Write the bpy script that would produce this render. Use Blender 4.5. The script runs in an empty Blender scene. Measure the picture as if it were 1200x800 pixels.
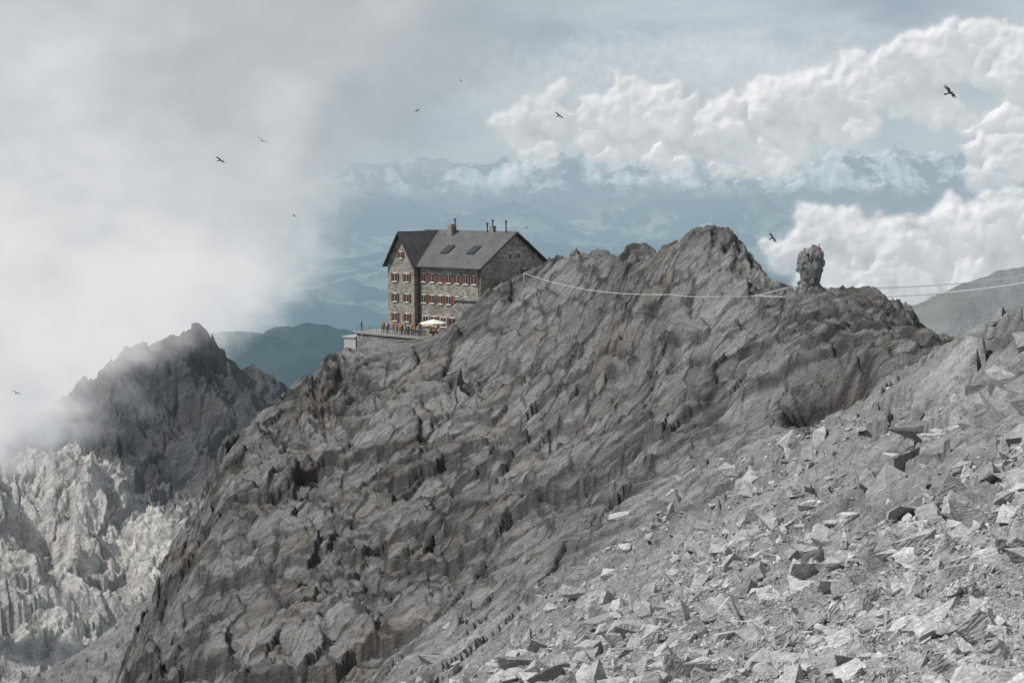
import bpy, bmesh, math, random
import numpy as np
from mathutils import Vector, Matrix
random.seed(4); rng=np.random.RandomState(7)
sc=bpy.context.scene
F=1667.0; PITCH=math.radians(5.83)
cp,sp=math.cos(PITCH),math.sin(PITCH)
def W(u,v,d):
    s=(u-600)/F; t=(400-v)/F
    y=cp+t*sp; z=-sp+t*cp
    return (s*d/y, d, z*d/y)
# ---------------------------------------------------------------- noise
PERM=rng.permutation(4096).astype(np.int32)
GR=rng.normal(size=(4096,3)).astype(np.float32); GR/=np.linalg.norm(GR,axis=1)[:,None]
R4=rng.rand(4096,8).astype(np.float32)
def hsh(i,j,k):
    return PERM[(PERM[(PERM[i&4095]+j)&4095]+k)&4095]
def noise(x,y,z):
    xi=np.floor(x).astype(np.int32); yi=np.floor(y).astype(np.int32); zi=np.floor(z).astype(np.int32)
    fx=(x-xi).astype(np.float32); fy=(y-yi).astype(np.float32); fz=(z-zi).astype(np.float32)
    sx=fx*fx*fx*(fx*(fx*6-15)+10); sy=fy*fy*fy*(fy*(fy*6-15)+10); sz=fz*fz*fz*(fz*(fz*6-15)+10)
    out=0
    for a in (0,1):
        wa=sx if a else 1-sx
        for b in (0,1):
            wb=sy if b else 1-sy
            for c in (0,1):
                wc=sz if c else 1-sz
                g=GR[hsh(xi+a,yi+b,zi+c)]
                out=out+wa*wb*wc*(g[...,0]*(fx-a)+g[...,1]*(fy-b)+g[...,2]*(fz-c))
    return out*1.6
def fbm(x,y,z,o=4,ridged=False,gain=.5):
    s=0;a=1;n=0
    for i in range(o):
        v=noise(x+i*17.3,y+i*5.1,z-i*9.7)
        if ridged: v=1-2*np.abs(v)
        s=s+a*v; n+=a; a*=gain; x=x*2.03;y=y*2.03;z=z*2.03
    return s/n
def facets(x,y,z,seed=0):
    """random tilted blocks : offset + tilt inside every voronoi cell ; also crack distance"""
    xi=np.floor(x).astype(np.int32); yi=np.floor(y).astype(np.int32); zi=np.floor(z).astype(np.int32)
    m1=np.full(x.shape,1e9,np.float32); m2=m1.copy(); val=np.zeros(x.shape,np.float32); off=val.copy()
    for a in (-1,0,1):
        for b in (-1,0,1):
            for c in (-1,0,1):
                h=hsh(xi+a+seed,yi+b,zi+c); r=R4[h]
                dx=x-(xi+a+r[...,0]); dy=y-(yi+b+r[...,1]); dz=z-(zi+c+r[...,2])
                d=(dx*dx+dy*dy+dz*dz).astype(np.float32)
                v=(r[...,3]-.5)+(r[...,4]-.5)*1.3*dx+(r[...,5]-.5)*1.3*dy
                near=d<m1
                m2=np.where(near,m1,np.minimum(m2,d)); 
                val=np.where(near,v,val); off=np.where(near,r[...,6],off); m1=np.where(near,d,m1)
    return val, np.sqrt(m2)-np.sqrt(m1), off
def sstep(a,b,x):
    t=np.clip((x-a)/(b-a),0,1); return t*t*(3-2*t)
# strata frame (E1 along the beds, EN bed normal)
E1=np.array([-.77,.31,-.56]); E1/=np.linalg.norm(E1)
EN=np.array([-.64,-.43,.64]); EN-=E1*EN.dot(E1); EN/=np.linalg.norm(EN)
EM=np.cross(E1,EN)
# ---------------------------------------------------------------- mesh helpers
def np_mesh(name,co,faces,smooth=True,mat=None,attrs=None):
    me=bpy.data.meshes.new(name)
    n=len(faces); k=faces.shape[1]
    me.vertices.add(len(co)); me.vertices.foreach_set('co',co.astype(np.float32).ravel())
    me.loops.add(n*k); me.loops.foreach_set('vertex_index',faces.astype(np.int32).ravel())
    me.polygons.add(n); me.polygons.foreach_set('loop_start',np.arange(0,n*k,k,dtype=np.int32))
    me.polygons.foreach_set('use_smooth',np.full(n,smooth))
    me.update(calc_edges=True)
    for kx,v in (attrs or {}).items():
        at=me.attributes.new(kx,'FLOAT','POINT'); at.data.foreach_set('value',v.astype(np.float32).ravel())
    ob=bpy.data.objects.new(name,me); sc.collection.objects.link(ob)
    if mat: me.materials.append(mat)
    return ob
def grid_faces(nr,nc):
    i=np.arange(nr*nc).reshape(nr,nc)
    return np.stack([i[:-1,:-1],i[:-1,1:],i[1:,1:],i[1:,:-1]],-1).reshape(-1,4)
# ---------------------------------------------------------------- materials
def mat_new(name):
    m=bpy.data.materials.new(name); m.use_nodes=True; nt=m.node_tree
    for n in list(nt.nodes): nt.nodes.remove(n)
    o=nt.nodes.new('ShaderNodeOutputMaterial')
    return m,nt,o
class NT:
    def __init__(s,nt): s.nt=nt
    def n(s,t,**k):
        nd=s.nt.nodes.new(t)
        for a,b in k.items(): setattr(nd,a,b)
        return nd
    def l(s,a,b): s.nt.links.new(a,b)
    def setv(s,sock,v):
        if isinstance(v,bpy.types.NodeSocket): s.l(v,sock)
        else: sock.default_value=v
    def math(s,op,a,b=0.,c=0.):
        nd=s.nt.nodes.new('ShaderNodeMath'); nd.operation=op
        s.setv(nd.inputs[0],a); s.setv(nd.inputs[1],b); s.setv(nd.inputs[2],c); return nd.outputs[0]
    def mix(s,f,a,b,mode='MIX'):
        nd=s.nt.nodes.new('ShaderNodeMix'); nd.data_type='RGBA'; nd.blend_type=mode
        s.setv(nd.inputs[0],f)
        s.setv(nd.inputs[6],a if not isinstance(a,tuple) else (*a,1)); s.setv(nd.inputs[7],b if not isinstance(b,tuple) else (*b,1))
        return nd.outputs[2]
    def rng(s,v,a,b,c=0.,d=1.):
        nd=s.nt.nodes.new('ShaderNodeMapRange'); s.setv(nd.inputs[0],v)
        for i,q in enumerate((a,b,c,d)): nd.inputs[i+1].default_value=q
        return nd.outputs[0]
    def noise(s,vec,scale,detail=5,rough=.6,dist=0.):
        nd=s.nt.nodes.new('ShaderNodeTexNoise'); s.l(vec,nd.inputs['Vector'])
        nd.inputs['Scale'].default_value=scale; nd.inputs['Detail'].default_value=detail
        nd.inputs['Roughness'].default_value=rough; nd.inputs['Distortion'].default_value=dist
        return nd.outputs[0]
    def attr(s,name):
        nd=s.nt.nodes.new('ShaderNodeAttribute'); nd.attribute_name=name; return nd.outputs['Fac']
    def mapv(s,vec,rot=(0,0,0),scale=(1,1,1)):
        nd=s.nt.nodes.new('ShaderNodeMapping'); s.l(vec,nd.inputs[0]); nd.inputs['Rotation'].default_value=rot; nd.inputs['Scale'].default_value=scale
        return nd.outputs[0]
    def frame(s,vec,ks):
        cc=s.n('ShaderNodeCombineXYZ')
        for i,(e,k) in enumerate(zip((E1,EN,EM),ks)):
            d=s.n('ShaderNodeVectorMath',operation='DOT_PRODUCT'); s.l(vec,d.inputs[0]); d.inputs[1].default_value=tuple(e*k)
            s.l(d.outputs['Value'],cc.inputs[i])
        return cc.outputs[0]

def rock_material(name,k=1.0,dark=(.066,.064,.061),mid=(.25,.245,.236),pale=(.49,.49,.485),ochre=(.25,.18,.115),och=1.0,haze=0.0,bump=.9,light=(.43,.425,.415),stone=False,low=(.25,.25,.252)):
    m,nt,o=mat_new(name); g=NT(nt)
    pos=g.n('ShaderNodeNewGeometry').outputs['Position']
    strat=g.frame(pos,(.3,1.3,.85))
    a=g.rng(g.noise(pos,.07*k,3,.6),.38,.62)
    b=g.rng(g.noise(strat,.8*k,6,.75),.34,.62)
    col=g.mix(b,dark,mid)
    col=g.mix(g.math('MULTIPLY',a,.42),col,light)
    pl=g.attr('pale')
    n2=g.rng(g.noise(pos,1.3*k,4,.7),.3,.7)
    palec=g.mix(n2,low,pale)
    col=g.mix(pl,col,palec)
    if not stone:
        oc=g.rng(g.noise(strat,.22*k,4,.65),.53,.69)
        oc=g.math('MULTIPLY',oc,g.math('MULTIPLY_ADD',pl,-.5*och,.53*och+.03))
        col=g.mix(oc,col,ochre)
    col=g.mix(.8,col,g.mix(g.attr('tone'),(.52,.52,.53),(1.4,1.4,1.39)),'MULTIPLY')
    col=g.mix(g.math('MULTIPLY',g.attr('crack_shade'),.74),col,(.03,.029,.027))  # crack dirt and crevice shadow mixed into the rock colour
    f=g.rng(g.noise(pos,6*k,3,.8),.25,.75,.55,1.45)
    cc=g.n('ShaderNodeCombineXYZ'); 
    for i in range(3): g.l(f,cc.inputs[i])
    col=g.mix(.85,col,cc.outputs[0],'MULTIPLY')
    bs=g.n('ShaderNodeBsdfDiffuse'); bs.inputs['Roughness'].default_value=.6
    g.l(col,bs.inputs['Color'])
    hgt=g.math('MULTIPLY',g.noise(strat,1.7*k,6 if not stone else 2,.76),1./k)
    bp=g.n('ShaderNodeBump'); bp.inputs['Strength'].default_value=bump; bp.inputs['Distance'].default_value=1.1
    g.l(hgt,bp.inputs['Height']); g.l(bp.outputs[0],bs.inputs['Normal'])
    sh=bs.outputs[0]
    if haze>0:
        e=g.n('ShaderNodeEmission'); e.inputs[0].default_value=(.36,.44,.50,1)  # aerial haze mixed into the rock as a flat bluish glow
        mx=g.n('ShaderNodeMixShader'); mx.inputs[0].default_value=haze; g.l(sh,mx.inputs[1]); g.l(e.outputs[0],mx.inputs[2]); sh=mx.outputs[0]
    g.l(sh,o.inputs[0]); return m
def simple(name,col,rough=.7,var=.25,scale=3.,metal=0.):
    m,nt,o=mat_new(name); g=NT(nt)
    tc=g.n('ShaderNodeTexCoord').outputs['Object']
    f=g.rng(g.noise(tc,scale,5,.65),.3,.7)
    c=g.mix(f,tuple(x*(1-var) for x in col),tuple(min(1,x*(1+var)) for x in col))
    bs=g.n('ShaderNodeBsdfPrincipled'); bs.inputs['Roughness'].default_value=rough; bs.inputs['Metallic'].default_value=metal
    g.l(c,bs.inputs['Base Color']); g.l(bs.outputs[0],o.inputs[0]); return m
# ---------------------------------------------------------------- main terrain
vis=[(430,402,228,.2,0),(400,425,226,.1,0),(350,455,217,0,0),(300,490,206,0,0),(262,600,190,0,0),(245,650,182,0,0),(190,800,166,0,0),
(440,402,226,.2,0),(470,400,221,.2,0),(500,399,217,.2,0),(545,376,213,.2,0),(566,352,213,.3,0),(600,335,216,.35,0),(640,322,222,.3,0),
(600,450,190,.25,0),(500,500,188,.05,0),(400,500,201,0,0),(350,600,182,0,0),(300,700,167,0,0),(250,800,156,0,0),(450,650,166,0,0),
(500,750,142,.1,0),(400,800,142,.1,0),(600,600,152,.1,0),(560,700,125,.3,.3),(700,500,160,.2,0),(700,585,138,.35,.1),(690,400,178,.4,0),
(800,400,153,.4,0),(800,500,136,.25,0),(820,560,120,.5,.4),(900,400,141,.45,0),(900,480,126,.35,.1),(890,530,114,.6,.6),
(940,380,136,.35,0),(1000,385,130,.15,0),(955,410,127,.3,0),(970,492,117,.5,.2),(1080,400,121,.0,0),(1090,414,116,.1,0),(1040,400,124,.05,0),(1045,440,113,.05,.1),(1045,468,110,.4,.3),
(1100,425,92,.8,0),(1200,362,82,.8,0),(1150,392,86,.8,0),(1100,500,70,.9,.1),(1200,480,56,.9,0),(1030,550,75,.8,.5),(1100,600,48,.95,.4),
(1200,600,34,1,.3),(900,600,82,.9,1),(900,700,50,1,1),(1050,700,35,1,1),(1200,720,24,1,1),(1200,800,18,1,1),(1000,800,26,1,1),(800,800,38,1,1),
(650,800,62,.8,.9),(560,800,92,.6,.6),(750,700,72,.9,1),(650,700,97,.7,.8),(760,620,107,.7,.8),(1000,500,98,.8,.6),(480,800,118,.3,.3)]
crest=[(680,311,205),(720,305,195),(760,300,182),(790,297,173),(806,283,168),(822,270,165),(840,270,163),(858,283,161),(880,306,158),(900,334,155),(930,345,150),(1000,350,143),(1060,368,134),(1090,400,124)]
CT=[];LB=[]
def addp(x,y,z,p=.2,s=0.): CT.append((x,y,z)); LB.append((p,s))
for u,v,d,p,s in vis: addp(*W(u,v,d),p,s)
for u,v,d in crest:
    x,y,z=W(u,v,d); addp(x,y,z,.1,0)
    if u<950: addp(x*1.06,y+10,z-8); addp(x*1.2,y+45,z-60)
    else: addp(x+9,y+6,z-11); addp(x+24,y+14,z-24)
for q in [(-55,207,-66),(-80,200,-115),(-54,160,-88),(-90,150,-135),(-120,220,-170),(-150,100,-150),(-80,250,-170),(-60,300,-170),(-110,320,-210),
          (-14,226,-23),(-24,236,-25.5),(-5,232,-20),(5,238,-16),(-18,245,-27),(-8,255,-32),(8,252,-26),(-12,290,-90),(30,290,-110),(-35,250,-60),
          (80,200,-70),(60,60,-4),(80,100,-12),(0,5,-4),(-15,10,-9),(15,5,-3),(-30,30,-24),(-60,60,-52),(-80,100,-75),(-55,110,-62),(30,10,-3),(100,300,-140),(130,200,-110),(48,170,-45)]:
    addp(*q, 1. if q[1]<100 and q[0]>-20 else .2, 1. if q[1]<60 else 0.)
CT=np.array(CT); LB=np.array(LB)
CR=np.array([W(*c)[:2] for c in crest])
def phi(r2): return np.sqrt(r2+16.)
A=phi(((CT[:,None,:2]-CT[None,:,:2])**2).sum(-1))+np.eye(len(CT))*-.05
COEF=np.linalg.solve(A,CT[:,2])
HUT=np.array([-9.,229.])
SUMX,SUMY,_z=W(832,275,164); BLX,BLY,_z=W(1045,400,126)
def base_fields(x,y):
    z=np.zeros(x.shape); p=z.copy(); s=z.copy(); w=z.copy()
    for i,(a,b,c) in enumerate(CT):
        r2=(x-a)**2+(y-b)**2
        z+=COEF[i]*phi(r2); wi=1/(r2+25.)**1.6; w+=wi; p+=wi*LB[i,0]; s+=wi*LB[i,1]
    return z,p/w,s/w
def segdist(x,y):
    d=np.full(x.shape,1e9)
    for (ax,ay),(bx,by) in zip(CR[:-1],CR[1:]):
        t=np.clip(((x-ax)*(bx-ax)+(y-ay)*(by-ay))/((bx-ax)**2+(by-ay)**2),0,1)
        d=np.minimum(d,np.hypot(x-ax-t*(bx-ax),y-ay-t*(by-ay)))
    return d
def saw(q):
    f=q-np.floor(q); return np.where(f<.78,f/.78,(1-f)/.22)-.5
def height(x,y):
    z0,pale,scree=base_fields(x,y)
    w1=fbm(x/11,y/11,z0/11,3); w2=fbm(x/11+40,y/11,z0/11,3)
    X=x+w1*2.5; Y=y+w2*2.5; Z=z0+w1*1.3
    e1=X*E1[0]+Y*E1[1]+Z*E1[2]; e2=X*EN[0]+Y*EN[1]+Z*EN[2]; e3=X*EM[0]+Y*EM[1]+Z*EM[2]
    near=np.hypot((x-HUT[0]),(y-HUT[1])); hm=.1+.9*sstep(14,25,near)
    cr=.22+.78*sstep(4,20,segdist(x,y))
    rk=(1-scree*.92)*hm
    slab=sstep(.55,.8,pale)*(1-sstep(.1,.5,scree))
    pf=np.clip(y/100.,.25,1.); pm=pf*cr
    big=fbm(x/24,y/24,z0/24,3,True)
    f1,c1,t1=facets(e1/17,e2/5.2,e3/8.5,3)
    f2,c2,t2=facets(e1/6.,e2/2.,e3/3.4,11)
    f3,c3,t3=facets(e1/2.1,e2/.75,e3/1.25,23)
    f4,c4,t4=facets(X/.6+9,Y/.6,Z/.6,31)
    fs,cs,ts=facets(X/5.2+3,Y/3.6,Z/6,41)
    rough=fbm(e1/4.2,e2/1.0,e3/1.6,5,True,.62)
    lay=saw(e2/3.1+1.1*noise(e1/16,e2/9,e3/12))*(.3+.9*np.clip(noise(x/13+7,y/13,z0/13)+.4,0,1)); lay2=saw(e2/1.05+.8*noise(e1/6,e2/4,e3/6))
    z=z0+rk*pm*(1-slab)*(2.5*(big-.3)+2.2*f1)+rk*(1-slab)*((1.3*f2+1.2*lay)*(.5*pf+.5*pm)+(.5*f3+.3*lay2)*np.clip(pf,.5,1)+.75*(rough-.3)*pf)
    z=z+rk*slab*(1.2*fs*np.clip(y/60,.45,1.2)-.3*(1-sstep(0,.05,cs))+.2*f3+.2*rough+.9*(big-.3)*pf)
    z=z+scree*(.7*fbm(x/8,y/8,z0*0,4)+.09*f4*np.clip(y/40,.5,1.3))
    z=z-6.5*np.exp(-(((x-27.0)/2.7)**2+((y-120.)/4.2)**2)**1.5)
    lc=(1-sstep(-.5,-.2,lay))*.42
    crack_shade=np.clip(((1-sstep(.0,.11,c2))*.7+(1-sstep(0,.08,c1))*.65+(1-sstep(0,.12,c3))*.35+lc)*(1-slab)+slab*(1-sstep(0,.06,cs))*.9,0,1)*rk
    dk=.75*np.exp(-((x-27.0)/3.)**2-((y-120.)/4.8)**2)+.45*np.exp(-((x-SUMX)/7)**2-((y-SUMY)/6)**2)+.45*np.exp(-((x-BLX)/6.5)**2-((y-BLY)/7)**2)  # first term paints the hollow's shade; others darken summit crag and end block
    crack_shade=np.clip(crack_shade+dk*(.75+.6*noise(x/2.,y/2.,z0/2)),0,1)
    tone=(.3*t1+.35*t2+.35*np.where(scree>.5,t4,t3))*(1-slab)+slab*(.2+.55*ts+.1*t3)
    return z,pale,scree,crack_shade,tone
s_=np.linspace(-.43,.43,900)
yr=np.concatenate([np.geomspace(9,95,360)[:-1],np.arange(95,236,.15),np.linspace(236,330,60)])
S,Y=np.meshgrid(s_,yr); X=S*Y
zz=[];pp=[];ss=[];ck=[];tn=[]
for i in range(0,len(yr),200):
    a,b,c,d,e=height(X[i:i+200],Y[i:i+200]); zz.append(a);pp.append(b);ss.append(c);ck.append(d);tn.append(e)
Z=np.concatenate(zz);PA=np.concatenate(pp);SC=np.concatenate(ss);CK=np.concatenate(ck);TN=np.concatenate(tn)
PAn=np.clip(PA*1.0+.6*fbm(X/12,Y/12,Z/12,4)*(PA>.03)+.07,0,1)
rockmat=rock_material('limestone_rock')
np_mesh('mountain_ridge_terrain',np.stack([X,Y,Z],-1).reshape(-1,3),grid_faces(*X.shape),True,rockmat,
        dict(pale=PAn,crack_shade=CK,tone=TN))
# ---------------------------------------------------------------- scree stones (one mesh)
tmpl=[]
for k in range(16):
    bm=bmesh.new(); fl=random.uniform(.3,.7)
    for i in range(12):
        v=Vector((random.uniform(-1,1),random.uniform(-1,1),random.uniform(-1,1)))
        m_=max(abs(c) for c in v); v=v/m_*random.uniform(.65,1.)
        bm.verts.new(Vector((v.x,v.y*.75,v.z*fl))*.85)
    r=bmesh.ops.convex_hull(bm,input=bm.verts)
    bmesh.ops.delete(bm,geom=[v for v in bm.verts if not v.link_faces],context='VERTS')
    bmesh.ops.triangulate(bm,faces=bm.faces); bm.verts.index_update()
    tmpl.append((np.array([v.co[:] for v in bm.verts]),np.array([[v.index for v in f.verts] for f in bm.faces]))); bm.free()
def scatter(name,N,sz_fn,accept,yrange,mat,tmin=.1,tvar=.9,srange=(-.40,.40),sink=.1):
    s=rng.uniform(*srange,N); t=rng.rand(N)
    y=yrange[0]*(yrange[1]/yrange[0])**t; x=s*y
    z0,pa,scr=base_fields(x,y)
    ok=accept(x,y,pa,scr); x,y=x[ok],y[ok]
    z,pa,scr,_,_=height(x,y)
    size=sz_fn(len(x),y,scr)
    V=[];FC=[];T=[];o=0
    which=rng.randint(0,len(tmpl),len(x))
    for k,(tv,tf) in enumerate(tmpl):
        idx=np.where(which==k)[0]; n=len(idx)
        if n==0: continue
        q=rng.normal(size=(n,4))*np.array([1,.26,.26,1]); q/=np.linalg.norm(q,axis=1)[:,None]
        w,a,b,c=q.T
        Rm=np.stack([1-2*(b*b+c*c),2*(a*b-c*w),2*(a*c+b*w),2*(a*b+c*w),1-2*(a*a+c*c),2*(b*c-a*w),2*(a*c-b*w),2*(b*c+a*w),1-2*(a*a+b*b)],-1).reshape(n,3,3)
        sc3=size[idx][:,None]*rng.uniform(.7,1.3,(n,3))
        P=np.einsum('nij,vj->nvi',Rm,tv)*sc3[:,None,:]
        P[:,:,0]+=x[idx][:,None]; P[:,:,1]+=y[idx][:,None]; P[:,:,2]+=(z[idx]+size[idx]*sink)[:,None]
        nv=len(tv); V.append(P.reshape(-1,3)); FC.append((tf[None]+(np.arange(n)*nv)[:,None,None]+o).reshape(-1,3)); T.append(np.repeat(rng.rand(n)**.7*tvar+tmin,nv)); o+=n*nv
    V=np.concatenate(V);FC=np.concatenate(FC);T=np.concatenate(T)
    np_mesh(name,V,FC,False,mat,dict(tone=T,pale=np.ones(len(V))*.9,crack_shade=np.zeros(len(V))))
stonemat=rock_material('scree_stone',k=3.,bump=.5,stone=True)
def sz1(n,y,s): 
    return np.clip(.025*rng.pareto(1.6,n)+.035,0,.85)*np.clip(y/35,.7,1.75)*.85
def clus(x,y): return sstep(-.35,.25,fbm(x/6,y/6,x*0+2,3))
scatter('scree_stones',210000,sz1,lambda x,y,p,s:rng.rand(len(x))<np.clip((s-.15)*1.9,0,1)**1.2*(.4+.6*clus(x,y)),(13,135),stonemat)
bmat=rock_material('boulder_limestone',k=1.6,bump=1.)
def sz2(n,y,s): return (.25+.35*rng.pareto(3,n)).clip(0,1.1)*np.clip(y/50,.5,1.3)
scatter('scree_boulders',800,sz2,lambda x,y,p,s:(rng.rand(len(x))<.10*np.clip(p,0,1)),(24,130),bmat,.0,.75)
scatter('limestone_outcrop',60,lambda n,y,s:rng.uniform(.9,2.0,n)*np.clip(y/60,.5,1.2),lambda x,y,p,s:rng.rand(len(x))<.9,(36,84),bmat,.35,.6,(.25,.40),-.18)
# ---------------------------------------------------------------- mid distance mountains (left)
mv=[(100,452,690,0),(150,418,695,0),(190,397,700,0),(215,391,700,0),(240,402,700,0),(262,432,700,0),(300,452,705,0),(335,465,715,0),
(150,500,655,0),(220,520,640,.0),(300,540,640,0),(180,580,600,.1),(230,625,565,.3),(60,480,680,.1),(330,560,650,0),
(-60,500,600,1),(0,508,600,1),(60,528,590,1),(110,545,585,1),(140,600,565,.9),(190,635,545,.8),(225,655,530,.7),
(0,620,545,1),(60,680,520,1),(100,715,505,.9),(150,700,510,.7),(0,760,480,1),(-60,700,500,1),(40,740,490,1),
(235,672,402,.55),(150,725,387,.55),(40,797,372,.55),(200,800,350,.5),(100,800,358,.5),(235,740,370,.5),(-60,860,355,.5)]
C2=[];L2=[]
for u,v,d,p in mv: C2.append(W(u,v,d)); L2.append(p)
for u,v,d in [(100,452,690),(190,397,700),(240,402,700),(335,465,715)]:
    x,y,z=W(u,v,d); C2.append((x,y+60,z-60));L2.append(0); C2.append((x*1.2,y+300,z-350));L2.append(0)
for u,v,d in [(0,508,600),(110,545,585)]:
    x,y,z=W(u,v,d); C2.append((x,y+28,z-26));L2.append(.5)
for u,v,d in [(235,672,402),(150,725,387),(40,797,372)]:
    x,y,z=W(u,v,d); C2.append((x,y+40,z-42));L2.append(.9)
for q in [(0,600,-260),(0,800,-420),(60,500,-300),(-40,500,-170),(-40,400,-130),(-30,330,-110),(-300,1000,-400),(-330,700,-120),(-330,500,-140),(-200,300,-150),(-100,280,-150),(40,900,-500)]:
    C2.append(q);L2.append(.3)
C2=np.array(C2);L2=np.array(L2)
def phi2(r2): return np.sqrt(r2+200.)
CF2=np.linalg.solve(phi2(((C2[:,None,:2]-C2[None,:,:2])**2).sum(-1)),C2[:,2])
s2=np.linspace(-.46,-.1,560); y2=np.concatenate([np.linspace(300,470,260)[:-1],np.linspace(470,725,560),np.linspace(730,1000,30)])
S,Y=np.meshgrid(s2,y2); X=S*Y
Z=0;Pq=0;Wt=0
for i in range(len(C2)):
    r2=(X-C2[i,0])**2+(Y-C2[i,1])**2; Z=Z+CF2[i]*phi2(r2); w=1/(r2+150)**1.6; Wt=Wt+w; Pq=Pq+w*L2[i]
Pq=Pq/Wt
w1=fbm(X/60,Y/60,Z/60,3)*14
sm=sstep(425,470,Y)
e1=X*.7+Y*.5+w1; e2=Y*.7-X*.6+w1*.7; e3=Z
f1,c1,t1=facets(e1/26,e2/52,e3/48,5); f2,c2,t2=facets(e1/10,e2/20,e3/18,8); f3,c3,t3=facets(e1/4,e2/7,e3/7,18)
rid=fbm(e1/40,e2/80,e3/60,6,True,.55)
dm=(.05+.95*sm); far_=sstep(665,695,Y)
Z=Z+dm*((26-17*far_)*(rid-.38)+(14-10*far_)*f1+(6.-2.5*far_)*f2+2.6*f3)
Z=Z+(1-sm)*(2.2*(fbm(X/30,Y/30,Z*0,5,True)-.3)+.9*facets(X/3,Y/3,Z/3,9)[0])
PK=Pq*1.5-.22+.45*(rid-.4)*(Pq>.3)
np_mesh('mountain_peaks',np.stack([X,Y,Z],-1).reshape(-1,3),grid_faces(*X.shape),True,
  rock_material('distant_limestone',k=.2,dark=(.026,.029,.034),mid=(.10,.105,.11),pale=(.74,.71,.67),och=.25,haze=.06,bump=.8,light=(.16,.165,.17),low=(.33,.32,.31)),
  dict(pale=np.clip(np.where(Y<440,Pq*.9,PK),0,1),crack_shade=np.clip(1-sstep(0,.08,c2),0,1)*sm*.5,tone=(.2+t1*.25+t2*.3+t3*.25)*sm+(.15+.35*t3)*(1-sm)))
# ---------------------------------------------------------------- right far hill
S,Y=np.meshgrid(np.linspace(.2,.6,260),np.linspace(700,1500,200)); X=S*Y
xa,ya,za=W(1230,332,1100)
Z=za+8-((np.abs(Y-1100)/1.0)**1.15)*.22-np.clip(xa-X,0,None)*.22+fbm(X/120,Y/120,X*0,6,True,.55)*14
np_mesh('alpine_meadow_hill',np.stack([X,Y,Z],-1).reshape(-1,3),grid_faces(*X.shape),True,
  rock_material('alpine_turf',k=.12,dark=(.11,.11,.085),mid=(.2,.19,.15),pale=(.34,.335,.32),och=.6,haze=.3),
  dict(pale=np.clip(noise(X/90,Y/90,Z/90)*1.2+.3,0,1),crack_shade=X*0,tone=X*0+.6))
# ---------------------------------------------------------------- far valley and ranges to the horizon
S,Y=np.meshgrid(np.linspace(-.62,.62,760),np.geomspace(2300,90000,620)); X=S*Y
km=1000.
rm=fbm(X/(9*km),Y/(9*km),X*0+3.1,8,True,.57)
far=sstep(20*km,42*km,Y)
Z=-1950+(350+650*sstep(8*km,20*km,Y)+2000*far)*np.clip(rm+.25,0,2)
hn=fbm(X/900,Y/900,X*0,6,True); H=Z.copy()*0-3000
for u,v,d,sx,sy in [(262,380,6000,520,1500),(385,386,6400,620,1500),(325,402,5800,800,1500),(440,450,5600,700,1500),(180,400,6800,900,1500),(350,470,4300,1500,1600)]:
    x,y,z=W(u,v,d)
    H=np.maximum(H,-1950+(z+1950)*np.exp(-((X-x*Y/y)/sx/2.2)**2-((Y-y)/sy)**2))
H=H+(hn-.45)*110
Z=np.maximum(Z,H)
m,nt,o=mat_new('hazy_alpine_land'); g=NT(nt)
ps=g.n('ShaderNodeNewGeometry').outputs['Position']; sx_=g.n('ShaderNodeSeparateXYZ'); g.l(ps,sx_.inputs[0])
forest=g.rng(g.noise(ps,.0011,6,.6),.42,.55)
col=g.mix(forest,(.02,.03,.032),(.045,.058,.052))
col=g.mix(g.math('MULTIPLY',g.rng(g.noise(ps,.0007,5,.65),.52,.6),g.rng(sx_.outputs[1],9000,14000)),col,(.32,.35,.26))
col=g.mix(g.rng(sx_.outputs[2],-500,100),col,(.13,.125,.115))
sn=g.math('MULTIPLY',g.rng(sx_.outputs[2],-100,350),g.rng(g.noise(ps,.0009,7,.7),.46,.56))
col=g.mix(sn,col,(.92,.93,.95))
df=g.n('ShaderNodeBsdfDiffuse'); g.l(col,df.inputs[0])
bp=g.n('ShaderNodeBump'); bp.inputs['Distance'].default_value=120; g.l(g.noise(ps,.003,5,.7),bp.inputs['Height']); g.l(bp.outputs[0],df.inputs[1])
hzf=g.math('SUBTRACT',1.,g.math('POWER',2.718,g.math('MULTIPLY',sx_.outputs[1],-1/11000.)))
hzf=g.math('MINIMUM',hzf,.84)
em=g.n('ShaderNodeEmission'); g.l(g.mix(g.rng(sx_.outputs[1],5000,38000),(.17,.285,.355),(.38,.49,.565)),em.inputs[0])  # aerial haze painted in: bluish emission over the land, stronger with distance
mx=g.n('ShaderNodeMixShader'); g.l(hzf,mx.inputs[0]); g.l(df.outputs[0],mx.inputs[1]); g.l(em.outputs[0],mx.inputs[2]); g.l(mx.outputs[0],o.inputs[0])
np_mesh('distant_valley_terrain',np.stack([X,Y,Z],-1).reshape(-1,3),grid_faces(*X.shape),True,m)
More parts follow.
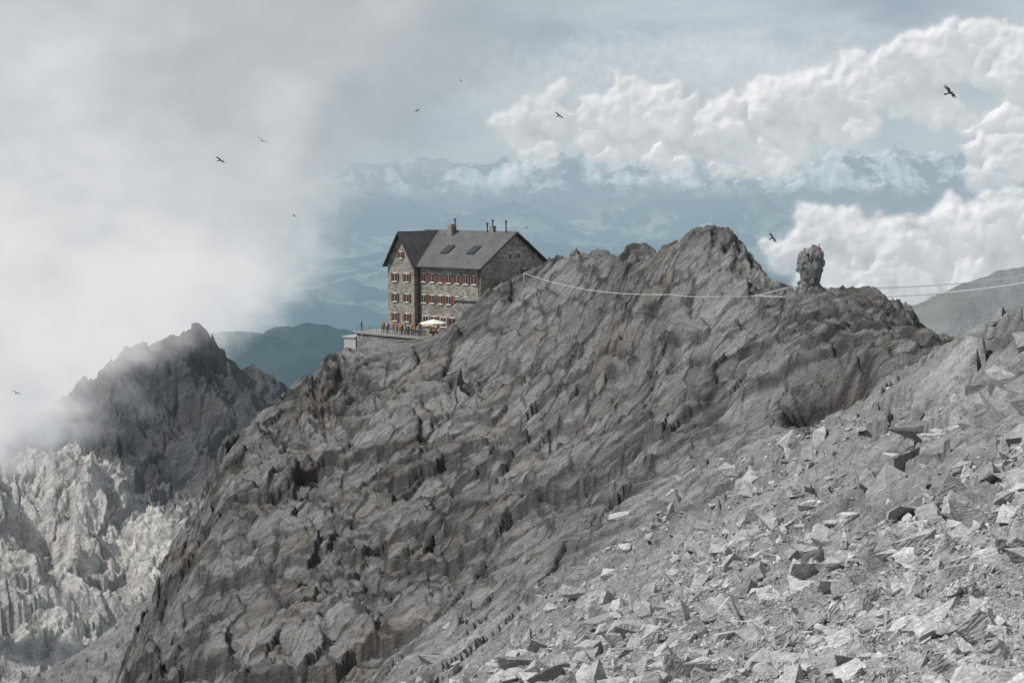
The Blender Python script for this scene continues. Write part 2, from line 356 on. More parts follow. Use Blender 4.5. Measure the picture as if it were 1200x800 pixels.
# ---------------------------------------------------------------- clouds
def cloud_mat(name,tint,emis,noise_scale,wob_amt,lowk=.78,alb=.8):
    m,nt,o=mat_new(name); g=NT(nt)
    ps=g.n('ShaderNodeNewGeometry').outputs['Position']
    df=g.n('ShaderNodeBsdfDiffuse'); df.inputs[0].default_value=(alb,alb,alb,1)
    em=g.n('ShaderNodeEmission'); g.l(g.mix(g.attr('lum'),tuple(c*lowk*k for c,k in zip(tint,(.96,1.,1.035))),tint),em.inputs[0])  # emission stands in for sunlight scattered in the cloud, lum for its shading
    m2=g.n('ShaderNodeMixShader'); m2.inputs[0].default_value=emis; g.l(df.outputs[0],m2.inputs[1]); g.l(em.outputs[0],m2.inputs[2])
    tr=g.n('ShaderNodeBsdfTransparent')
    al=g.attr('alpha')
    wob=g.rng(g.noise(ps,noise_scale,4,.6),.3,.7,-wob_amt,wob_amt)
    edge=g.math('MULTIPLY',g.math('MULTIPLY',al,g.math('SUBTRACT',1.,al)),4.)
    a2=g.nt.nodes.new('ShaderNodeMath'); a2.operation='MULTIPLY_ADD'; a2.use_clamp=True
    g.l(wob,a2.inputs[0]); g.l(edge,a2.inputs[1]); g.l(al,a2.inputs[2])
    m3=g.n('ShaderNodeMixShader'); g.l(a2.outputs[0],m3.inputs[0]); g.l(tr.outputs[0],m3.inputs[1]); g.l(m2.outputs[0],m3.inputs[2])
    g.l(m3.outputs[0],o.inputs[0]); return m
def unproj(U,V,D):
    s=(U-600)/F; t=(400-V)/F; y=cp+t*sp; z=-sp+t*cp
    return np.stack([s*D/y,D+0*s,z*D/y],-1)
def blur(A,k):
    for _ in range(k):
        A=(A+np.roll(A,1,0)+np.roll(A,-1,0)+np.roll(A,1,1)+np.roll(A,-1,1))/5
    return A
def cumulus(name,prim,depth,step=1.8,emis=.72,tint=(.85,.855,.86),seed=1,lowk=.66,soft=15,amax=1.,relief=.55,halo=.36):
    r_=random.Random(seed)
    us=[p[0] for p in prim]; vs=[p[1] for p in prim]; R=max(p[2] for p in prim)
    u=np.arange(min(us)-2.4*R,max(us)+2.4*R,step); v=np.arange(min(vs)-2.4*R,max(vs)+2.4*R,step)
    U,V=np.meshgrid(u,v)
    wx=fbm(U/45,V/45,U*0+seed,5)*32+fbm(U/11,V/11,U*0+seed,4)*10; wy=fbm(U/45,V/45,U*0+seed+9,5)*26+fbm(U/11,V/11,U*0+seed+5,4)*10
    UU=U+wx; VV=V+wy
    H=np.zeros(U.shape)
    balls=[]
    def spawn(x,y,r,z,g):
        balls.append((x,y,r,z))
        if g==0: return
        for i in range(7):
            a=r_.uniform(-.3,math.pi+.3) if g>1 else r_.uniform(0,6.28); k=r_.uniform(.2,1.); rr=r*r_.uniform(.3,.5)
            spawn(x+math.cos(a)*r*k,y-math.sin(a)*r*k*.85,rr,z+r*math.sqrt(max(0,1-k*k*.9))*.7,g-1)
    for p in prim: spawn(p[0],p[1],p[2],0,2)
    for (x,y,r,z) in balls:
        j0=np.searchsorted(u,x-r-42);j1=np.searchsorted(u,x+r+42);i0=np.searchsorted(v,y-r-36);i1=np.searchsorted(v,y+r+36)
        if j1<=j0 or i1<=i0: continue
        d2=(UU[i0:i1,j0:j1]-x)**2+((VV[i0:i1,j0:j1]-y)*1.12)**2
        h=np.where(d2<r*r,z+np.sqrt(np.clip(r*r-d2,0,None)),0)
        H[i0:i1,j0:j1]=np.maximum(H[i0:i1,j0:j1],h)
    Hs=blur(H,5); B=(H>0).astype(float); M=blur(B,soft); Mw=blur(B,soft*12)
    low=(V-V.min())/(V.max()-V.min())
    grad=np.clip((np.roll(Mw,-6,0)-np.roll(Mw,6,0))*6,-1,1)
    core=sstep(.3,.95,M); wide=sstep(.1,1.,Mw)
    k_=np.clip(.45+.8*grad,0,1)
    al=(core*k_+core*wide*(1-k_))*(1-halo)+wide*halo
    al=al*np.clip(.68+.85*fbm(U/60,V/40,U*0+3,5)+.35*sstep(0,25,Hs)-.25*sstep(.6,.9,low),0,1)*amax
    al*=sstep(0,30,U-U.min())*sstep(0,30,V-V.min())*sstep(0,30,V.max()-V)
    Hs=Hs+fbm(U/14,V/14,U*0,5)*5*sstep(2,14,Hs)
    cav=np.clip((Hs-blur(Hs,60))/9,-1,1)
    D=depth-Hs*depth/F*relief
    lum=np.clip(.55+.5*fbm(U/50,V/40,U*0+8,5)+.4*cav,0,1)  # shading painted into the glow: billows brighter, creases between them darker
    fc=grid_faces(*U.shape); keep=(al.ravel()[fc].max(1)>.004)
    return np_mesh(name,unproj(U,V,D).reshape(-1,3),fc[keep],True,cloud_mat(name+'_vapour',tint,emis,1/(depth/F*9),.2,lowk),dict(alpha=al,lum=lum))
cumulus('cumulus_cloud',[(600,150,26),(640,135,32),(690,150,30),(735,128,38),(790,135,38),(840,152,38),(870,180,30),(905,120,42),(950,120,45),(1000,105,44),(1050,90,48),(1105,62,48),(1160,66,46),(1215,90,60),(1090,125,34),(1000,150,34),(930,165,28),(780,185,30),(720,180,26),(1165,150,30),(1185,190,46),(1150,205,30),(630,180,20),(850,195,24),(910,185,26),(1190,140,40)],26000,seed=3)
cumulus('cumulus_cloud',[(925,298,32),(965,285,40),(1015,285,44),(1070,292,50),(1125,280,52),(1180,270,58),(1240,280,60),(960,325,40),(1050,335,45),(1140,330,50)],15000,seed=8)
cumulus('cumulus_cloud',[(770,212,16),(800,206,10),(880,200,14),(920,205,12),(1030,222,13),(1062,232,10),(600,205,14),(575,210,10),(440,208,6),(700,212,14),(990,205,14)],30000,seed=12,tint=(.74,.775,.80),soft=10,halo=.55)
cumulus('stratus_cloud',[(540,80,60),(480,110,40),(600,95,55),(700,70,50),(800,70,45),(760,160,60),(880,90,60),(980,60,50),(680,190,40),(900,190,40),(1080,200,40),(780,195,50),(980,190,50)],38000,step=4,seed=21,soft=40,amax=.6,relief=.1,halo=.75,tint=(.72,.745,.765),lowk=.9,emis=.9)
def bank(name,depth,bound,width,amp,seed,lo=(-500,-420),hi=(900,640),step=6,emis=.88,tint=(.78,.79,.795),amax=1.):
    U,V=np.meshgrid(np.arange(lo[0],hi[0],step),np.arange(lo[1],hi[1],step)*1.)
    bv=[b[0] for b in bound]; bu=[b[1] for b in bound]
    ub=np.interp(V,bv,bu)
    n=fbm(U/170,V/130,U*0+seed,6,False,.58)
    al=sstep(-.5,.5,(ub-U)/width+n*amp)*amax
    al=al*sstep(hi[1],hi[1]-60,V)
    lum=np.clip(.6+1.15*fbm(U/200+3,V/140,U*0+seed*2,6)-.7*sstep(330,60,V)*sstep(-200,420,U)-.1*sstep(200,0,V)+.3*sstep(120,300,V),0,1)
    D=depth*(1+.008*fbm(U/160,V/120,U*0+seed,3))
    fc=grid_faces(*U.shape); keep=(al.ravel()[fc].max(1)>.003)
    return np_mesh(name,unproj(U,V,D).reshape(-1,3),fc[keep],True,cloud_mat(name+'_vapour',tint,emis,1/(depth/F*110),.12,.66),dict(alpha=al,lum=lum))
bank('mist_bank',450,[(-400,300),(0,300),(250,270),(330,240),(380,195),(430,150),(480,115),(520,60),(570,-50),(640,-200)],160,.9,2)
bank('mist_bank',1800,[(-400,560),(0,520),(100,430),(200,395),(300,330),(380,270),(450,160),(600,0)],130,1.0,5,amax=.97)
bank('mist_bank',9000,[(-400,760),(0,680),(100,600),(180,450),(260,370),(350,290),(420,200),(600,0)],260,1.2,9,amax=.75,tint=(.62,.665,.70))
# ---------------------------------------------------------------- hut
def link(o,par=None):
    sc.collection.objects.link(o)
    if par: o.parent=par
    return o
def bm_obj(name,bm,mat,par=None,smooth=False):
    bmesh.ops.recalc_face_normals(bm,faces=bm.faces)
    me=bpy.data.meshes.new(name); bm.to_mesh(me); bm.free()
    if smooth:
        for p in me.polygons: p.use_smooth=True
    for q in (mat if isinstance(mat,list) else [mat]): me.materials.append(q)
    return link(bpy.data.objects.new(name,me),par)
def addbox(bm,a,b):
    vs=[bm.verts.new((x,y,z)) for x in (a[0],b[0]) for y in (a[1],b[1]) for z in (a[2],b[2])]
    for f in ((0,1,3,2),(4,6,7,5),(0,4,5,1),(2,3,7,6),(0,2,6,4),(1,5,7,3)): bm.faces.new([vs[i] for i in f])
def poly_prism(bm,pts,axis,lo,hi):
    A=[];B=[]
    for p,z in pts:
        A.append(bm.verts.new((lo,p,z) if axis==0 else (p,lo,z))); B.append(bm.verts.new((hi,p,z) if axis==0 else (p,hi,z)))
    bm.faces.new(A); bm.faces.new(B[::-1]); n=len(pts)
    for i in range(n): bm.faces.new((A[i],A[(i+1)%n],B[(i+1)%n],B[i]))
def stone_mat(name,c1,c2,mort,sc_=1.):
    m,nt,o=mat_new(name); g=NT(nt)
    tc=g.n('ShaderNodeTexCoord').outputs['Object']
    v=g.mapv(tc,(0,0,0),(1.6*sc_,1.6*sc_,3.2*sc_))
    vo=g.n('ShaderNodeTexVoronoi'); vo.inputs['Scale'].default_value=1.; g.l(v,vo.inputs['Vector'])
    ve=g.n('ShaderNodeTexVoronoi',feature='DISTANCE_TO_EDGE'); ve.inputs['Scale'].default_value=1.; g.l(v,ve.inputs['Vector'])
    rs=g.n('ShaderNodeSeparateColor'); g.l(vo.outputs['Color'],rs.inputs[0])
    c=g.mix(rs.outputs[0],c1,c2); c=g.mix(g.rng(ve.outputs['Distance'],.02,.09,1,0),c,mort)
    c=g.mix(g.rng(g.noise(tc,.35,4,.6),.4,.7,0,.5),c,tuple(x*.6 for x in c1))
    bs=g.n('ShaderNodeBsdfPrincipled'); bs.inputs['Roughness'].default_value=.9; g.l(c,bs.inputs['Base Color'])
    bp=g.n('ShaderNodeBump'); bp.inputs['Distance'].default_value=.06; g.l(ve.outputs['Distance'],bp.inputs['Height']); g.l(bp.outputs[0],bs.inputs['Normal'])
    g.l(bs.outputs[0],o.inputs[0]); return m
stone=stone_mat('hut_stone',(.14,.13,.112),(.37,.34,.295),(.25,.235,.205))
stone2=stone_mat('terrace_stone',(.12,.116,.11),(.28,.27,.26),(.14,.135,.13))
m,nt,o=mat_new('slate_roof'); g=NT(nt); tc=g.n('ShaderNodeTexCoord').outputs['Object']
br=g.n('ShaderNodeTexBrick'); br.inputs['Scale'].default_value=1.6; br.inputs['Mortar Size'].default_value=.02
br.inputs['Color1'].default_value=(.06,.06,.062,1); br.inputs['Color2'].default_value=(.10,.10,.102,1); br.inputs['Mortar'].default_value=(.035,.035,.035,1)
g.l(g.mapv(tc,(0,0,math.radians(90)),(1,1,1)),br.inputs['Vector'])
c=g.mix(g.rng(g.noise(tc,.5,6,.7),.35,.7,0,.6),br.outputs[0],(.15,.145,.14))
bs=g.n('ShaderNodeBsdfPrincipled'); bs.inputs['Roughness'].default_value=.85; g.l(c,bs.inputs['Base Color']); g.l(bs.outputs[0],o.inputs[0]); slate=m
wood=simple('brown_wood',(.05,.036,.03)); red=simple('red_shutter',(.14,.048,.028)); white=simple('white_paint',(.5,.47,.42),.6,.1)
m,nt,o=mat_new('window_glass'); g=NT(nt); bs=g.n('ShaderNodeBsdfPrincipled'); bs.inputs['Base Color'].default_value=(.02,.025,.03,1); bs.inputs['Roughness'].default_value=.12; g.l(bs.outputs[0],o.inputs[0]); glass=m
metal=simple('zinc_metal',(.05,.05,.052),.5,.2); metal_l=simple('galvanised_steel',(.55,.56,.57),.5,.08,3,.0)
hx,hy,_=W(563,315,222)
ZF=-22.0; EH=11.1; RH=16.2; L=20.; D=15.8
hut=bpy.data.objects.new('mountain_hut',None); hut.location=(hx,hy,ZF); hut.rotation_euler=(0,0,math.radians(48)); link(hut)
bm=bmesh.new()
poly_prism(bm,[(0,-6),(D,-6),(D,EH),(D/2,RH-.15),(0,EH)],1,0,L)
bm_obj('walls',bm,stone,hut)
wy0,wy1,wx=L-6.2,L+.05,-1.0; wm=(wy0+wy1)/2
bm=bmesh.new(); poly_prism(bm,[(wy0,-6),(wy1,-6),(wy1,EH+.2),(wm,RH-.35),(wy0,EH+.2)],0,wx,D/2-.2); bm_obj('wing_walls',bm,stone,hut)
def slab(bm,p,q,th=.28):
    top=[bm.verts.new(v) for v in p]; bot=[bm.verts.new((v[0],v[1],v[2]-th)) for v in p]
    bm.faces.new(top); bm.faces.new(bot[::-1])
    for i in range(4): bm.faces.new((top[i],bot[i],bot[(i+1)%4],top[(i+1)%4]))
sl=(RH-EH)/(D/2); ov=.8; o2=.6
bm=bmesh.new()
slab(bm,[(-ov,-o2,EH-ov*sl+.2),(D/2,-o2,RH+.2),(D/2,wy0+3.1,RH+.2),(-ov,wy0+.1,EH-ov*sl+.2)],0)
slab(bm,[(D+ov,-o2,EH-ov*sl+.2),(D+ov,L+.4,EH-ov*sl+.2),(D/2,L+.4,RH+.2),(D/2,-o2,RH+.2)],0)
ws=(RH-.2-EH)/3.1
slab(bm,[(wx-.6,wy0-.45,EH-.45*ws+.3),(wx-.6,wm,RH+.1),(D/2+.1,wm,RH+.1),(D/2+.1,wy0-.45,EH-.45*ws+.3)][::-1],0)
slab(bm,[(wx-.6,wy1+.45,EH-.45*ws+.3),(wx-.6,wm,RH+.1),(D/2+.1,wm,RH+.1),(D/2+.1,wy1+.45,EH-.45*ws+.3)],0)
bm_obj('roof',bm,slate,hut)
bm=bmesh.new()
def rod(bm,p,q,r=.1,n=6):
    p=Vector(p);q=Vector(q);d=(q-p).normalized(); a=d.orthogonal().normalized(); b=d.cross(a)
    A=[];B=[]
    for i in range(n):
        t=2*math.pi*i/n; o_=a*math.cos(t)*r+b*math.sin(t)*r; A.append(bm.verts.new(p+o_)); B.append(bm.verts.new(q+o_))
    bm.faces.new(A[::-1]); bm.faces.new(B)
    for i in range(n): bm.faces.new((A[i],A[(i+1)%n],B[(i+1)%n],B[i]))
rod(bm,(-ov,-o2-.05,EH-ov*sl),(D/2,-o2-.05,RH),.17); rod(bm,(D+ov,-o2-.05,EH-ov*sl),(D/2,-o2-.05,RH),.17)
rod(bm,(wx-.65,wy0-.45,EH-.45*ws+.1),(wx-.65,wm,RH-.1),.15); rod(bm,(wx-.65,wy1+.45,EH-.45*ws+.1),(wx-.65,wm,RH-.1),.15)
rod(bm,(-ov-.1,-o2,EH-ov*sl+.05),(-ov-.1,wy0,EH-ov*sl+.05),.11)
for yy in (.3,wy0-.25): rod(bm,(-.15,yy,EH-.4),(-.15,yy,0),.06)
bm_obj('barge_boards_and_gutters',bm,wood,hut)
bm=bmesh.new(); addbox(bm,(D/2-1.5,12.6,RH-1),(D/2-.7,13.6,RH+1.2)); addbox(bm,(D/2-.5,4.2,RH-1),(D/2+.3,5.,RH+1.)); addbox(bm,(D/2+1,14.5,RH-1.2),(D/2+1.7,15.2,RH+.9))
bm_obj('chimneys',bm,stone,hut)
bm=bmesh.new()
for y_,h_ in ((12.9,1.9),(4.4,1.8),(1.5,1.7),(5.6,1.3)): rod(bm,(D/2-.3,y_,RH-.2),(D/2-.3,y_,RH+h_),.13); rod(bm,(D/2-.3,y_,RH+h_-.05),(D/2-.3,y_,RH+h_+.2),.24)
bm_obj('flues',bm,metal,hut)
bm=bmesh.new()
for y_ in (3.6,9.4):
    x0=2.2;x1=4.0
    slab(bm,[(x0,y_,EH+x0*sl+.42),(x1,y_,EH+x1*sl+.42),(x1,y_+1.6,EH+x1*sl+.42),(x0,y_+1.6,EH+x0*sl+.42)],0,.3)
bm_obj('skylights',bm,glass,hut)
gl=bmesh.new();fr=bmesh.new();shu=bmesh.new()
def win_x(xp,y,z,w=.9,h=1.25,sh=True):
    addbox(fr,(xp-.05,y-w/2-.12,z-.12),(xp+.1,y+w/2+.12,z+h+.2)); addbox(gl,(xp-.075,y-w/2,z),(xp-.04,y+w/2,z+h))
    addbox(fr,(xp-.1,y-.03,z),(xp-.078,y+.03,z+h)); addbox(fr,(xp-.18,y-w/2-.2,z-.24),(xp-.052,y+w/2+.2,z-.123))
    if sh:
        for s in (-1,1):
            c=y+s*(w/2+.3); addbox(shu,(xp-.15,c-.2,z-.05),(xp-.07,c+.2,z+h+.05))
def win_y(yp,x,z,w=.9,h=1.25,sh=True):
    addbox(fr,(x-w/2-.12,yp-.05,z-.12),(x+w/2+.12,yp+.1,z+h+.2)); addbox(gl,(x-w/2,yp-.075,z),(x+w/2,yp-.04,z+h))
    if sh:
        for s in (-1,1):
            c=x+s*(w/2+.3); addbox(shu,(c-.2,yp-.15,z-.05),(c+.2,yp-.07,z+h+.05))
for z in (8.3,4.9):
    for i in range(7): win_x(0,1.3+i*1.88,z,.8,1.15)
for i in range(6): win_x(0,2.2+i*2.0,1.2,1.1,1.4,i%2==0)
for z in (8.2,4.9,1.7):
    for y_ in (wm-1.4,wm+1.4): win_x(wx,y_,z,.75,1.15)
win_x(wx,wm,12.,.6,.9)
win_y(0,10.4,9.2,.8,1.1); win_y(0,12.6,9.2,.8,1.1,False)
win_y(0,6.9,12.,.6,.9,False); win_y(0,8.9,12.,.6,.9,False)
bm_obj('window_glass',gl,glass,hut); bm_obj('window_frames',fr,white,hut); bm_obj('shutters',shu,red,hut)
bm=bmesh.new(); addbox(bm,(-3.2,-3.2,0),(-.05,2.2,5.9)); addbox(bm,(-3.5,-3.5,5.903),(-.05,2.5,6.2))
bm_obj('annex',bm,stone2,hut)
ter=bpy.data.objects.new('terrace',None); ter.location=hut.location; ter.rotation_euler=hut.rotation_euler; link(ter)
bm=bmesh.new(); addbox(bm,(-6.2,4.2,-5),(-1.02,22.,-.3)); bm_obj('retaining_wall',bm,stone2,ter)
bm=bmesh.new(); addbox(bm,(-6.5,4.0,-.295),(-1.02,22.3,0)); bm_obj('paving',bm,simple('terrace_slab',(.26,.25,.235)),ter)
bm=bmesh.new(); addbox(bm,(-6.2,22.35,-5),(-3.2,25.2,-1.2)); addbox(bm,(-6.4,22.35,-1.195),(-3.,25.4,-.95)); bm_obj('store_shed',bm,simple('concrete',(.34,.34,.33)),ter)
bm=bmesh.new()
for i in range(12):
    y_=4.2+i*1.6; rod(bm,(-6.35,y_,0),(-6.35,y_,1.05),.03)
for z in (.35,.7,1.05): rod(bm,(-6.35,4.2,z),(-6.35,21.8,z),.022)
bm_obj('railing',bm,metal,ter)
Rz=Matrix.Rotation(math.radians(48),4,'Z')
def hl(x,y,z): return Vector(hut.location)+Rz@Vector((x,y,z))
def picnic(x,y):
    bm=bmesh.new(); addbox(bm,(-.4,-.9,.72),(.4,.9,.78))
    for s in (-1,1):
        addbox(bm,(s*.75-.14,-.9,.42),(s*.75+.14,.9,.47))
        addbox(bm,(-.7,s*.6-.04,.36),(.7,s*.6+.04,.415))
        rod(bm,(-.6,s*.6,0),(-.2,s*.6,.72),.04); rod(bm,(.6,s*.6,0),(.2,s*.6,.72),.04)
    o=bm_obj('picnic_table',bm,simple('larch_wood',(.3,.2,.11))); o.location=hl(x,y,0.003); o.rotation_euler=(0,0,math.radians(48))
for x,y in ((-3.5,7.),(-3.5,10.),(-3.5,13.)): picnic(x,y)
def parasol(x,y,r=1.9):
    bm=bmesh.new(); rod(bm,(0,0,0),(0,0,2.75),.04); addbox(bm,(-.3,-.3,0),(.3,.3,.08))
    n=8; ap=bm.verts.new((0,0,2.8)); ring=[];ring2=[]
    for i in range(n):
        t=2*math.pi*i/n; ring.append(bm.verts.new((r*math.cos(t),r*math.sin(t),2.25))); ring2.append(bm.verts.new((r*math.cos(t),r*math.sin(t),2.02)))
    for i in range(n):
        f=bm.faces.new((ap,ring[i],ring[(i+1)%n])); f.material_index=1; f=bm.faces.new((ring[i],ring2[i],ring2[(i+1)%n],ring[(i+1)%n])); f.material_index=1
    o=bm_obj('parasol',bm,[metal,simple('parasol_canvas',(.7,.68,.63),.8,.05)]); o.location=hl(x,y,0.003)
parasol(-4.6,4.6+1.2,2.1)
# ---------------------------------------------------------------- people
def person(loc,rot,top,leg,pose='stand',hair=(.05,.035,.025),scale=1.):
    k=bpy.data.meshes.new('person'); 
    if pose=='sit':
        J=dict(pel=(0,0,.5),ch=(0,.02,.85),sh=(0,.02,1.0),nk=(0,.0,1.1),hd=(0,-.03,1.22),ht=(0,-.03,1.34),
          lh=(.1,0,.48),lk=(.12,-.44,.5),la=(.12,-.46,.08),lt=(.13,-.6,.03),rh=(-.1,0,.48),rk=(-.13,-.44,.5),ra=(-.13,-.44,.08),rt=(-.14,-.58,.03),
          ls=(.19,.02,.98),le=(.25,-.06,.72),lw=(.15,-.3,.66),lf=(.12,-.4,.67),rs=(-.19,.02,.98),re=(-.25,-.06,.72),rw=(-.12,-.32,.68),rf=(-.08,-.4,.7))
    else:
        st=.12 if pose=='walk' else .02
        J=dict(pel=(0,0,.92),ch=(0,.01,1.24),sh=(0,.02,1.42),nk=(0,.01,1.5),hd=(0,-.02,1.62),ht=(0,-.02,1.75),
          lh=(.1,0,.9),lk=(.11,-st,.48),la=(.11,-st*.4,.08),lt=(.12,-st*.4-.15,.03),rh=(-.1,0,.9),rk=(-.11,st*.3,.49),ra=(-.12,st*2,.1),rt=(-.12,st*2-.14,.03),
          ls=(.2,.02,1.4),le=(.27,.05,1.12),lw=(.25,-.12 if pose!='stand' else -.03,.9),lf=(.24,-.17 if pose!='stand' else -.05,.8),
          rs=(-.2,.02,1.4),re=(-.28,.03,1.12),rw=(-.2,-.2,1.02),rf=(-.12,-.26,1.04))
    names=list(J); idx={n:i for i,n in enumerate(names)}
    E=[('pel','ch'),('ch','sh'),('sh','nk'),('nk','hd'),('hd','ht')]
    for s in 'lr': E+=[('pel',s+'h'),(s+'h',s+'k'),(s+'k',s+'a'),(s+'a',s+'t'),('sh',s+'s'),(s+'s',s+'e'),(s+'e',s+'w'),(s+'w',s+'f')]
    k.from_pydata([J[n] for n in names],[(idx[a],idx[b]) for a,b in E],[])
    o=bpy.data.objects.new('person',k); link(o)
    md=o.modifiers.new('skin','SKIN'); 
    rad=dict(pel=.15,ch=.15,sh=.12,nk=.06,hd=.1,ht=.085,h=.1,k=.065,a=.045,t=.04,s=.07,e=.05,w=.035,f=.04)
    for n in names:
        r=rad.get(n, rad.get(n[1:],.06)); k.skin_vertices[0].data[idx[n]].radius=(r,r*.85)
        k.skin_vertices[0].data[idx[n]].use_root=(n=='pel')
    sb=o.modifiers.new('sub','SUBSURF'); sb.levels=1; sb.render_levels=1
    m,nt,oo=mat_new('person_clothes'); g=NT(nt); tc=g.n('ShaderNodeTexCoord').outputs['Object']; sx=g.n('ShaderNodeSeparateXYZ'); g.l(tc,sx.inputs[0])
    cr=g.n('ShaderNodeValToRGB'); cr.color_ramp.interpolation='CONSTANT'
    H=1.4 if pose=='sit' else 1.8
    sit=pose=='sit'
    st_=[(0,(.04,.03,.03)),(.1/H,leg),((.6 if sit else .95)/H,top),((1.08 if sit else 1.5)/H,(.5,.3,.22)),((1.26 if sit else 1.68)/H,hair)]
    els=cr.color_ramp.elements; els[0].position=0; els[0].color=(*st_[0][1],1); els[1].position=st_[1][0]; els[1].color=(*st_[1][1],1)
    for p,c in st_[2:]:
        e=els.new(p); e.color=(*c,1)
    g.l(g.math('DIVIDE',sx.outputs[2],H),cr.inputs[0]); bs=g.n('ShaderNodeBsdfPrincipled'); bs.inputs['Roughness'].default_value=.8
    g.l(cr.outputs[0],bs.inputs['Base Color']); g.l(bs.outputs[0],oo.inputs[0]); k.materials.append(m)
    o.location=loc; o.rotation_euler=(0,0,rot); o.scale=(scale,)*3
    return o
cols=[(.45,.05,.03),(.05,.12,.3),(.45,.18,.03),(.04,.04,.05),(.4,.4,.4),(.35,.05,.08),(.08,.2,.1),(.35,.26,.05),(.45,.08,.03),(.06,.06,.08)]
legs=[(.05,.05,.06),(.12,.1,.08),(.06,.08,.14)]
i=0
PP=[(-5.7,21.4,'stand'),(-5.9,16.2,'stand'),(-5.3,15.8,'walk'),(-5.8,14.9,'stand'),(-5.2,14.3,'stand'),(-5.8,12.9,'walk'),(-5.4,12.5,'stand'),(-5.9,11.6,'stand'),(-5.4,11.2,'walk'),(-5.8,10.2,'stand'),(-5.3,9.8,'stand'),
    (-5.8,8.9,'walk'),(-5.5,8.3,'stand'),(-5.9,7.1,'stand'),(-4.6,17.2,'stand'),(-2.2,11.5,'stand'),(-2.,9.,'walk'),(-2.1,14.8,'stand'),
    (-4.25,10.4,'sit'),(-4.25,13.3,'sit'),(-2.75,7.2,'sit'),(-4.25,6.8,'sit'),(-2.75,13.,'sit'),(-4.25,9.7,'sit')]
for x,y,p in PP:
    rot=math.radians(48)+( -math.pi/2 if x>-3 and p=='sit' else (math.pi/2 if p=='sit' else random.uniform(-3,3)))
    person(hl(x,y,0.003),rot,cols[(i*7)%10] if i else (.04,.04,.05),legs[i%3],p,scale=random.uniform(.97,1.07)); i+=1
# ---------------------------------------------------------------- rock pinnacle with person
def pinnacle(u,v,d,w,h,mat):
    x,y,z=W(u,v,d)
    bm=bmesh.new(); bmesh.ops.create_icosphere(bm,subdivisions=6,radius=1.)
    P=np.array([v_.co[:] for v_ in bm.verts]); t=(P[:,2]+1)/2
    wid=np.interp(t,[0,.12,.35,.6,.8,1.],[1.0,.85,.78,.95,.92,.4])*w/2
    rr=np.sqrt(P[:,0]**2+P[:,1]**2)+1e-6; blk=np.clip(rr*2.2,0,1)
    Q=np.stack([P[:,0]/rr*blk*wid+ (t-.5)*.1*w,P[:,1]/rr*blk*wid*.9,t*h],-1)
    f1,c1,t1=facets(Q[:,0]/1.1+50,Q[:,1]/1.1,Q[:,2]/2.2,2); f2,c2,t2=facets(Q[:,0]/.45,Q[:,1]/.45+9,Q[:,2]/.8,6)
    nrm=Q-np.array([0,0,h/2]); nrm[:,2]*=.2; nrm/=np.linalg.norm(nrm,axis=1)[:,None]+1e-6
    Q=Q+nrm*(f1*.6+f2*.28)[:,None]
    F_=np.array([[v_.index for v_ in f.verts] for f in bm.faces]); bm.free()
    o=np_mesh('rock_pinnacle',Q,F_,False,mat,dict(pale=np.full(len(Q),.6),crack_shade=(1-sstep(0,.1,c1))*.5,tone=t1*.4+t2*.4+.15))
    o.location=(x,y,z); return x,y,z
px,py,pz=pinnacle(949,349,147,2.4,5.4,rockmat)
person((px+.75,py-.35,pz+4.3),math.radians(70),(.45,.05,.04),(.06,.06,.08),'sit')
# ---------------------------------------------------------------- cables and suspension bridge
def catenary(a,b,sag,n=40):
    a=Vector(a);b=Vector(b); return [a.lerp(b,i/n)-Vector((0,0,sag*4*(i/n)*(1-i/n))) for i in range(n+1)]
def tube(bm,pts,r):
    for p,q in zip(pts[:-1],pts[1:]): rod(bm,p,q,r,5)
bm=bmesh.new()
A=W(614,320,204); B=W(785,345,150); tube(bm,catenary(A,B,.9),.032)
B2=W(845,347,142); tube(bm,catenary(B,B2,.15),.028); B3=W(890,346,142); tube(bm,catenary(B2,B3,.1),.028)
rod(bm,(A[0],A[1],A[2]-3),A,.06)
bm_obj('material_cableway',bm,metal_l)
bm=bmesh.new()
a=Vector(W(885,347,142)); b=Vector(W(1290,312,205))
for off in (-.45,.45):
    o_=Vector((0,off,0)); dk=[p+o_ for p in catenary(a,b,1.6,90)]; hr=[p+o_+Vector((0,0,1.0*min(1,i_/6))) for i_,p in enumerate(catenary(a,b,1.6,90))]
    tube(bm,dk,.034); tube(bm,hr,.03)
    for p,q in zip(dk[4::3],hr[4::3]): rod(bm,p,q,.02,4)
pl=catenary(a,b,1.6,220)
for p in pl: addbox(bm,(p.x-.07,p.y-.45,p.z+.036),(p.x+.07,p.y+.45,p.z+.065))
bm_obj('suspension_bridge',bm,metal_l)
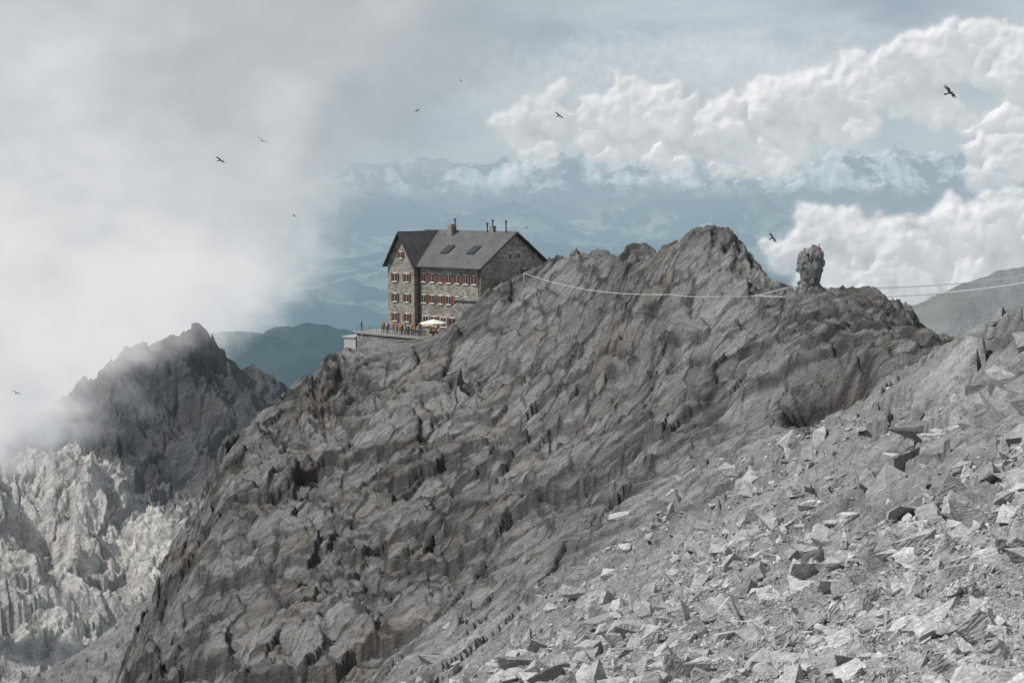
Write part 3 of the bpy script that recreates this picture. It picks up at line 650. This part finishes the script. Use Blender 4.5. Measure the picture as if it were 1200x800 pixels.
# ---------------------------------------------------------------- birds
black=simple('black_plumage',(.015,.015,.017),.6,.2)
def bird(u,v,d,span,yaw,roll,flap=.3):
    bm=bmesh.new(); n=8
    prof=[(-.5,.0),(-.42,.05),(-.3,.1),(-.1,.14),(.12,.13),(.28,.085),(.36,.09),(.44,.075),(.5,.035),(.6,.0)]
    rings=[]
    for y,r in prof:
        rings.append([bm.verts.new((r*math.cos(2*math.pi*i/n),y,r*.85*math.sin(2*math.pi*i/n))) for i in range(n)])
    for A_,B_ in zip(rings[:-1],rings[1:]):
        for i in range(n): bm.faces.new((A_[i],A_[(i+1)%n],B_[(i+1)%n],B_[i]))
    tl=[bm.verts.new(c) for c in ((-.06,-.35,.02),(.06,-.35,.02),(.2,-.82,.0),(.07,-.88,.0),(-.07,-.88,0),(-.2,-.82,0))]; bm.faces.new(tl)
    for s in (-1,1):
        z1=flap*.5; z2=flap*.5-.05
        sec=[((s*.08,.2,.05),(s*.08,-.2,.05)),((s*.55,.3,z1),(s*.5,-.22,z1)),((s*.95,.2,z2),(s*.85,-.25,z2))]
        vv=[[bm.verts.new(p) for p in q] for q in sec]
        for q,w in zip(vv[:-1],vv[1:]): bm.faces.new((q[0],q[1],w[1],w[0]))
        for k in range(5):
            f0=k/5; f1_=(k+.8)/5; a_=Vector(sec[2][0]); b_=Vector(sec[2][1]); p0=a_.lerp(b_,f0); p1=a_.lerp(b_,f1_); ln=.5-.07*k
            d_=Vector((s*1.,-.15-.22*k,.05)).normalized()*ln
            bm.faces.new([bm.verts.new(c) for c in (p0,p1,p1+d_*.95,p0+d_)])
    o=bm_obj('alpine_chough',bm,black,None,False); o.location=W(u,v,d); k=span/2.6; o.scale=(k,k,k); o.rotation_euler=(roll*.5,roll,yaw)
for q in [(1113,109,80,1.1,-1.0,.75,.5),(540,95,130,1.05,.4,.5,.5),(489,130,120,1.,.8,-.5,.5),(655,136,125,1.,-.6,.6,.5),(307,165,125,1.,.2,.5,.5),(258,188,115,1.,-.5,.55,.4),
          (345,253,120,1.,.7,.5,.5),(617,267,130,1.,.5,-.5,.5),(905,279,110,.95,-.7,.9,.6),(19,460,130,.85,.3,.5,.4),(828,265,158,.6,.3,.2,.1)]: bird(*q)
# ---------------------------------------------------------------- world, sun, camera
SUN=Vector((-.62,-.14,.74)).normalized()
w=bpy.data.worlds.new('World'); sc.world=w; w.use_nodes=True; nt=w.node_tree
for n in list(nt.nodes): nt.nodes.remove(n)
g=NT(nt); out=g.n('ShaderNodeOutputWorld')
sky=g.n('ShaderNodeTexSky',sky_type='NISHITA'); sky.sun_disc=False; sky.altitude=2800
sky.sun_elevation=math.asin(SUN.z); sky.sun_rotation=math.atan2(SUN.x,SUN.y)
b1=g.n('ShaderNodeBackground'); g.l(sky.outputs[0],b1.inputs[0]); b1.inputs[1].default_value=.10
tc=g.n('ShaderNodeTexCoord').outputs['Generated']
n1=g.noise(g.mapv(tc,(0,0,0),(1,1,2.6)),3.2,6,.58,.4); n2=g.noise(g.mapv(tc,(0,.1,0),(1,1,3.5)),9.,5,.6)
cf=g.rng(g.math('ADD',g.math('MULTIPLY',n1,.7),g.math('MULTIPLY',n2,.3)),.4,.62)
cc=g.mix(cf,(.36,.43,.485),(.64,.68,.70))
sp3=g.n('ShaderNodeSeparateXYZ'); g.l(tc,sp3.inputs[0])
cc=g.mix(g.rng(sp3.outputs[2],.0,.08,1,0),cc,(.42,.52,.585))
b2=g.n('ShaderNodeBackground'); g.l(cc,b2.inputs[0]); b2.inputs[1].default_value=1.
mx=g.n('ShaderNodeMixShader'); mx.inputs[0].default_value=.85; g.l(b1.outputs[0],mx.inputs[1]); g.l(b2.outputs[0],mx.inputs[2]); g.l(mx.outputs[0],out.inputs[0])
ld=bpy.data.lights.new('sun','SUN'); ld.energy=4.1; ld.angle=math.radians(.6); ld.color=(1,.965,.92)
lo=bpy.data.objects.new('sun',ld); link(lo); lo.rotation_euler=SUN.to_track_quat('Z','Y').to_euler()
cd=bpy.data.cameras.new('camera'); cam=bpy.data.objects.new('camera',cd); link(cam); cd.lens=50.01; cd.sensor_width=36; cd.clip_end=200000; cd.clip_start=.5
cam.location=(0,0,0); cam.rotation_euler=(math.radians(90)-PITCH,0,0); sc.camera=cam
sc.view_settings.view_transform='Standard'; sc.view_settings.look='None'; sc.view_settings.exposure=0
